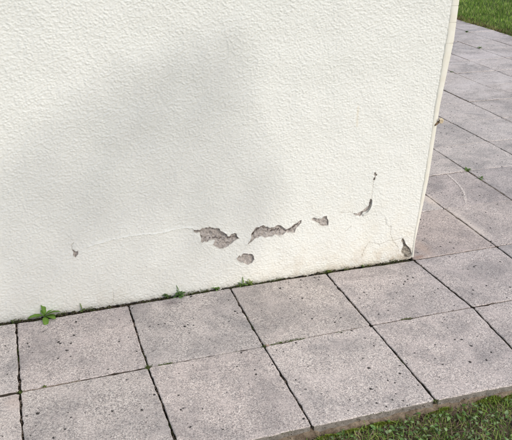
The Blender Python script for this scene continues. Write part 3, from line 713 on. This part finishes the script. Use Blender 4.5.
# moss and crumbs in the joints: too small to count
def crumbs(name, items, mat, parent=None, kind='stuff', label=None, cat=None):
    """items: list of (centre, radius, colour); low irregular octahedra"""
    V, Fs, Cc = [], [], []
    base_f = np.array([[0, 2, 4], [2, 1, 4], [1, 3, 4], [3, 0, 4], [2, 0, 5], [1, 2, 5], [3, 1, 5], [0, 3, 5]])
    for q, (c, r_, col) in enumerate(items):
        o = np.array([[1, 0, 0], [-1, 0, 0], [0, 1, 0], [0, -1, 0], [0, 0, 1], [0, 0, -1]], float) * rng.uniform(0.55, 1.2, (6, 1)) * r_
        o[:, 2] *= 0.75; o = rotz_tilt(o, rng.uniform(0, 6), rng.normal(0, .5)); V.append(o + c); Fs.append(base_f + 6 * q); Cc.append(np.tile(col, (6, 1)))
    me = mesh_np(name, np.concatenate(V), np.concatenate(Fs)); attr_col(me, 'tint', np.concatenate(Cc))
    o = link(name, me, mat, parent, kind=kind)
    if label: o['label'] = label; o['category'] = cat
    return o
MOSSC = [(0.06, 0.10, 0.02), (0.10, 0.14, 0.03), (0.05, 0.05, 0.02), (0.14, 0.16, 0.05)]
DIRTC = [(0.05, 0.035, 0.025), (0.10, 0.075, 0.05), (0.16, 0.12, 0.09), (0.28, 0.23, 0.19), (0.035, 0.03, 0.02)]
items = []
def along(a, b, t0, t1, n, cols, zr, rad, spread):
    for _ in range(n):
        t = rng.uniform(t0, t1); p = a + (b - a) * t; items.append(((p[0] + rng.normal(0, spread), p[1] + rng.normal(0, spread), rng.uniform(*zr)), rng.uniform(*rad), cols[rng.integers(len(cols))]))
for i in range(-2, 12):
    for k in range(-2, 10):
        if k > 0 and i < 4: continue
        r_ = RNG(i * 91 + k)
        if k < 0 or i >= 4:
            along(node(i, k), node(i, k + 1), 0, 1, 130, DIRTC, (-0.018, -0.005), (0.0012, 0.0034), 0.0018)
            for _ in range(4): t = r_.uniform(0, .9); along(node(i, k), node(i, k + 1), t, t + r_.uniform(.02, .1), 14, DIRTC[1:4], (-0.007, -0.001), (0.001, 0.0026), 0.0015)
            if r_.random() < 0.6: t = r_.uniform(0, 0.7); along(node(i, k), node(i, k + 1), t, t + 0.25, 30, MOSSC[:3], (-0.012, -0.003), (0.001, 0.0025), 0.0015)
        if k <= 0:
            along(node(i, k), node(i + 1, k), 0, 1, 60, DIRTC, (-0.022, -0.011), (0.001, 0.0028), 0.0013)
            if r_.random() < 0.6: t = r_.uniform(0, 0.7); along(node(i, k), node(i + 1, k), t, t + 0.2, 30, MOSSC, (-0.010, -0.001), (0.001, 0.0022), 0.0013)
# joints that are nearly filled with sand
SANDC = [(0.30, 0.25, 0.20), (0.40, 0.34, 0.29), (0.22, 0.17, 0.13)]
for a, b, t0, t1 in [((0, -1), (1, -1), 0.02, 0.46), ((3, -1), (4, -1), 0.05, 0.98), ((4, 0), (5, 0), 0.0, 0.92), ((2, -1), (3, -1), 0.45, 0.85), ((4, 1), (6, 1), 0.4, 1.0), ((5, 0), (5, 1), 0.3, 1.0), ((6, 1), (6, 2), 0.1, 0.9), ((4, -1), (5, -1), 0.2, .9)] + [((i, k), (i, k + 1), 0.0, 1.0) for i in range(8, 13) for k in range(1, 13) if (i * 7 + k * 5) % 4]:
    along(node(*a), node(*b), t0, t1, 420, SANDC, (-0.006, -0.0015), (0.0012, 0.0026), 0.0012)
for i, k, n, rad in [(1, -1, 150, 0.006), (0, -1, 90, 0.004), (2, -1, 60, 0.004), (6, 2, 120, .008), (3, -2, 60, .006)]:
    c = node(i, k)
    for _ in range(n): items.append(((c[0] + rng.normal(0, rad), c[1] + rng.normal(0, rad), rng.uniform(-0.008, 0.0025)), rng.uniform(0.001, 0.0024), MOSSC[rng.integers(4)]))
c = node(2, -1)
for _ in range(14): items.append(((c[0] + .012 + rng.normal(0, .006), c[1] + rng.normal(0, .004), 0.002), rng.uniform(0.001, 0.0022), (0.45, 0.28, 0.2)))
# patches of moss lying along the row joint
for u0, v0, u1, v1 in [(158, 365.2, 172, 362.2), (270, 345, 283, 341.5), (285, 341, 305, 337.5), (335, 333.5, 345, 331), (400, 319.5, 412, 317.5), (43, 386.5, 46, 386)]:
    a, b = np.array(on_ground(u0, v0)), np.array(on_ground(u1, v1)); along(a, b, 0, 1, 130, MOSSC[:2] + MOSSC[3:], (-0.006, 0.0012), (0.001, 0.0022), 0.0022)
crumbs('joint_filling', items, M_CRUMB, pavement)
# soil and moss packed into the gap along the foot of the wall
items = []
a, b = np.array([-0.7, 0.007]), np.array([X0 + 0.02, 0.007])
for q in range(7000):
    t = rng.random(); x = a[0] + (b[0] - a[0]) * t; n_ = float(sample(TC, x / 0.0011, 17)); lvl = -0.009 + 0.0045 * n_
    cs = DIRTC[:2] + [DIRTC[4], (0.045, 0.05, 0.02)] if rng.random() < 0.82 else MOSSC + [DIRTC[2], DIRTC[3]]
    items.append(((x, rng.uniform(0.001, 0.015), lvl - abs(rng.normal(0, 0.004))), rng.uniform(0.0012, 0.0036), cs[rng.integers(len(cs))]))
for u, v, n in [(190, 294, 90), (205, 291, 60), (240, 285.5, 120), (252, 283.5, 80), (60, 313, 60), (90, 308, 70), (278, 280, 60), (327, 270, 120), (345, 268, 60), (366, 265.5, 60), (395, 261, 60), (20, 320, 60)]:
    x, _ = on_ground(u, v)
    for _ in range(n): items.append(((x + rng.normal(0, 0.017), rng.uniform(-0.003, 0.014), rng.uniform(-0.008, 0.006)), rng.uniform(0.001, 0.0026), MOSSC[rng.integers(4)]))
for _ in range(160):
    x = rng.uniform(-0.6, X0); items.append(((x, -abs(rng.normal(0, 0.02)), 0.001), rng.uniform(0.0008, 0.002), (DIRTC + SANDC)[rng.integers(8)]))
crumbs('wall_foot_soil', items, M_CRUMB, label='dark soil and moss packed along the foot of the wall', cat='soil')

# pale curved scrape on the slab right of the corner
sc = [on_ground(*q) for q in [(447.5, 174.5), (452, 178.5), (457, 183), (461, 188), (463.5, 192.5), (465, 198), (466, 204), (467, 210)]]
host = min(SLABS, key=lambda o: (o.location.x - sc[3][0]) ** 2 + (o.location.y - sc[3][1]) ** 2)
M_SCR = mat_simple('chalky_scrape', (0.62, 0.56, 0.52), (0.78, 0.73, 0.69), 90, 0.3, 0.001)
items = []
pts = np.array(sc)
for _ in range(750):
    t = rng.random() * 6.98; q = int(t); p = pts[q] + (pts[q + 1] - pts[q]) * (t - q); w = 0.0026 if q < 3 else 0.0048
    if rng.random() > 0.35 + 0.5 * math.sin(min(t, 6) / 6.5 * 3.1): continue
    items.append(((p[0] + rng.normal(0, w), p[1] + rng.normal(0, w), 0.0015), rng.uniform(0.0012, 0.0028), (0.80, 0.75, 0.71)))
o = crumbs('scrape_mark', items, M_CRUMB); o.parent = host; o.matrix_parent_inverse = Matrix.Translation(host.location).inverted()

# ------------------------------------------------------------------ lawns
def scatter(name, P, kindf, mat, label, cat):
    V, Fs, Cc, n0 = [], [], [], 0
    for p in P:
        v, f, c = kindf(p); V.append(v); Fs.append(f + n0); Cc.append(c); n0 += len(v)
    me = mesh_np(name, np.concatenate(V), np.concatenate(Fs), True); attr_col(me, 'tint', np.concatenate(Cc))
    return link(name, me, mat, kind='stuff', label=label, category=cat)
def blades(name, P, hmin, hmax, wid, cols, label, cat, lean=0.5, seed=3):
    """P: n x 3 roots; each blade a bent strip of 2 quads"""
    r_ = RNG(seed); n = len(P); yaw = r_.uniform(0, 2 * math.pi, n); h = r_.uniform(hmin, hmax, n); le = np.abs(r_.normal(0, lean, n))
    d = np.c_[np.cos(yaw), np.sin(yaw), 0 * yaw]; s_ = np.c_[-np.sin(yaw), np.cos(yaw), 0 * yaw] * (wid * r_.uniform(0.6, 1.3, n))[:, None]
    up = np.array([0, 0, 1.0]); L = []
    for t, w in ((0, 1), (0.55, 0.8), (1, 0.08)):
        c = P + d * (h * le * t * t)[:, None] + up * (h * (t - 0.35 * np.minimum(le, 1.4) * t * t))[:, None]; L += [c - s_ * w, c + s_ * w]
    V = np.stack(L, 1).reshape(-1, 3); b = np.arange(n)[:, None] * 6
    F = np.concatenate([b + np.array([0, 1, 3, 2]), b + np.array([2, 3, 5, 4])])
    cols = np.array(cols); c = cols[r_.integers(len(cols), size=n)] * r_.uniform(0.7, 1.25, (n, 1)) * (1 + 0.16 * np.clip(sample(noise_tile(256, 20, 55, 1, .7), P[:, 0] * 30, P[:, 1] * 30), -2, 2))[:, None]; Cv = np.repeat(c, 6, 0)
    me = mesh_np(name, V, F, True); attr_col(me, 'tint', Cv)
    return link(name, me, M_GRASS, kind='stuff', label=label, category=cat)
# far lawn, mown and dense
r_ = RNG(5); n = 75000
P = np.c_[LAWN_X + 0.02 + 4.6 * r_.random(n) ** 1.25, r_.uniform(2.6, 11.0, n), np.full(n, -0.025)]
P[:, 0] += 0.05 * sample(noise_tile(256, 12, 4, 1, .6), P[:, 1] * 30, P[:, 1] * 0) * (P[:, 0] < LAWN_X + 0.3)
blades('far_lawn_grass', P, 0.022, 0.055, 0.0032, [(0.22, 0.36, 0.05), (0.28, 0.43, 0.07), (0.15, 0.27, 0.04), (0.42, 0.46, 0.16)], 'dense mown green grass beyond the far edge of the paving', 'grass', 0.45, 4)
n = 5000; P = np.c_[LAWN_X + np.abs(r_.normal(0, 0.09, n)), r_.uniform(2.6, 11.0, n), np.full(n, -0.02)]
blades('far_lawn_thatch', P, 0.03, 0.07, 0.003, [(0.20, 0.13, 0.07), (0.12, 0.075, 0.04), (0.28, 0.2, 0.1)], 'brown dry grass along the far lawn edge', 'dry grass', 1.6, 6)
# near lawn: creeping leaves, moss, straw and a few blades
def near_pts(n, y_far, spread, seed, x0=0.3, x1=3.4):
    q = RNG(seed); y = EDGE_Y + y_far - q.random(n) * spread
    return np.c_[q.uniform(x0, x1, n), y, np.full(n, -0.050)]
blades('near_lawn_grass', near_pts(30000, -0.012, 0.75, 12), 0.012, 0.042, 0.0015, [(0.19, 0.33, 0.055), (0.26, 0.40, 0.075), (0.12, 0.22, 0.04), (0.38, 0.42, 0.13)], 'short green grass blades on the lawn along the near slab edge', 'grass', 0.9, 7)
blades('near_lawn_straw', near_pts(20000, -0.01, 0.75, 13), 0.010, 0.034, 0.0013, [(0.34, 0.23, 0.17), (0.22, 0.14, 0.10), (0.45, 0.34, 0.25), (0.12, 0.075, 0.06)], 'brown dead straw lying in the near lawn', 'straw', 2.2, 8)
LEAFP = near_pts(11000, -0.015, 0.72, 14)
keepn = sample(noise_tile(256, 22, 90, 1, .6), LEAFP[:, 0] * 100, LEAFP[:, 1] * 100) > -0.45
def small_leaf(p):
    L = rng.choice([0.7, 1.0, 1.5], p=[.5, .38, .12]) * rng.uniform(0.009, 0.016); V, F = leaf_verts(L, L * rng.uniform(0.26, 0.42), 0.3, 0.5, 0, 4)
    V = rotz_tilt(V, rng.uniform(0, 6.28), rng.uniform(-0.1, 0.75), rng.normal(0, .35)) + p + np.array([0, 0, rng.uniform(0.006, 0.03)])
    c = np.array([(0.15, 0.28, 0.07), (0.21, 0.33, 0.11), (0.11, 0.20, 0.055), (0.30, 0.40, 0.19), (0.19, 0.28, 0.12)][rng.integers(5)]) * rng.uniform(0.75, 1.2)
    return V, F, np.tile(c, (len(V), 1))
scatter('creeping_weeds', LEAFP[keepn], small_leaf, M_LEAF, 'small rounded green leaves of creeping weeds in the near lawn', 'weeds')
MO = []
for u, v, rx, ry, n in [(493, 400, 0.10, 0.035, 1500), (372, 416, 0.07, 0.022, 900), (440, 410, 0.05, 0.015, 350), (345, 424, 0.05, 0.018, 350), (322, 432, 0.05, 0.02, 300), (530, 392, .08, .03, 500)]:
    x, y = on_ground(u, v, -0.045)
    q = rng.normal(0, 0.5, (n, 2)); MO.append(np.c_[x + q[:, 0] * rx, np.minimum(y + q[:, 1] * ry, EDGE_Y - 0.012), -0.052 + 0.022 * np.exp(-(q ** 2).sum(1))])
def moss_leaf(p):
    L = rng.uniform(0.004, 0.008); V, F = leaf_verts(L, L * 0.25, 0.3, 0.3, 0, 3); V = rotz_tilt(V, rng.uniform(0, 6.28), rng.uniform(0.1, 1.2)) + p
    return V, F, np.tile(np.array([(0.20, 0.26, 0.03), (0.14, 0.2, 0.025), (0.26, 0.30, 0.05)][rng.integers(3)]) * rng.uniform(0.8, 1.2), (len(V), 1))
scatter('moss_cushions', np.concatenate(MO), moss_leaf, M_LEAF, 'yellow-green moss cushions against the near slab edge', 'moss')
# crumbs and clods in the near soil
items = []
for p in near_pts(5000, 0.0, 0.75, 15): items.append((p + np.array([0, 0, rng.uniform(0, 0.008)]), rng.uniform(0.002, 0.006), (DIRTC[:3] + [(0.14, 0.09, 0.06)])[rng.integers(4)]))
crumbs('soil_clods', items, M_CRUMB, label='brown soil crumbs and dead bits in the near lawn', cat='soil')

# ------------------------------------------------------------------ unseen tree added behind the viewer and shaped to cast the soft wall shadow
SH = [(-60, 205), (0, 160), (60, 118), (110, 78), (150, 58), (195, 42), (238, 36), (252, 60), (247, 100), (258, 140), (276, 175), (280, 210), (262, 245), (225, 290), (60, 330), (-80, 345)]  # wanted shadow outline on the wall; the crown is shaped to cast it
shp = np.array([on_wall(*q) for q in SH]); T0 = 4.6
tree = empty('added_shadow_tree', (-0.3, -4.6, -0.06), label='unseen leafy tree added behind the viewpoint to cast the shadow on the wall', category='tree')
to = np.array([-0.3, -4.6, -0.06]); tw = np.array([0, WALL_Y, 0])
lo, hi = shp.min(0), shp.max(0); tr_ = RNG(77); LP = []
while len(LP) < 2200:
    q = tr_.uniform(lo, hi)
    if in_poly(np.array([q[0]]), np.array([q[1]]), [tuple(p) for p in shp])[0]:
        LP.append(np.array([q[0], WALL_Y, q[1]]) + SUN * (T0 + tr_.normal(0, 0.28)))
LP = np.array(LP)
V, Fs = [], []
for q, p in enumerate(LP):
    a = tr_.normal(0, 1, 3); a /= np.linalg.norm(a); b = np.cross(a, tr_.normal(0, 1, 3)); b /= np.linalg.norm(b); L = tr_.uniform(0.020, 0.032)
    V += [p - a * L, p + b * L * .45, p + a * L, p - b * L * .45]; Fs.append([4 * q, 4 * q + 1, 4 * q + 2, 4 * q + 3])
me = mesh_np('crown', np.array(V) - to, Fs); attr_col(me, 'tint', np.tile((0.06, 0.11, 0.03), (len(V), 1))); link('crown', me, M_LEAF, tree)
cc = LP.mean(0); top = np.array([-0.25, -4.55, 2.2])
path = [to + np.array([0, 0, -.1]), to + np.array([.03, .02, 1.0]), top, top * .6 + cc * .4 + np.array([0, 0, .15]), cc]
V, fs = tube([p - to for p in path], [.09, .075, .06, .04, .012], 10); link('trunk', mesh_np('trunk', V, fs, True), M_BARK, tree)
for q in range(7):
    e = LP[tr_.integers(len(LP))]; s_ = path[2 + q % 3]; V, fs = tube([s_ - to, (s_ + e) / 2 - to + np.array([0, 0, .06]), e - to], [.022, .014, .004], 6)
    link('branch', mesh_np('branch', V, fs, True), M_BARK, tree)
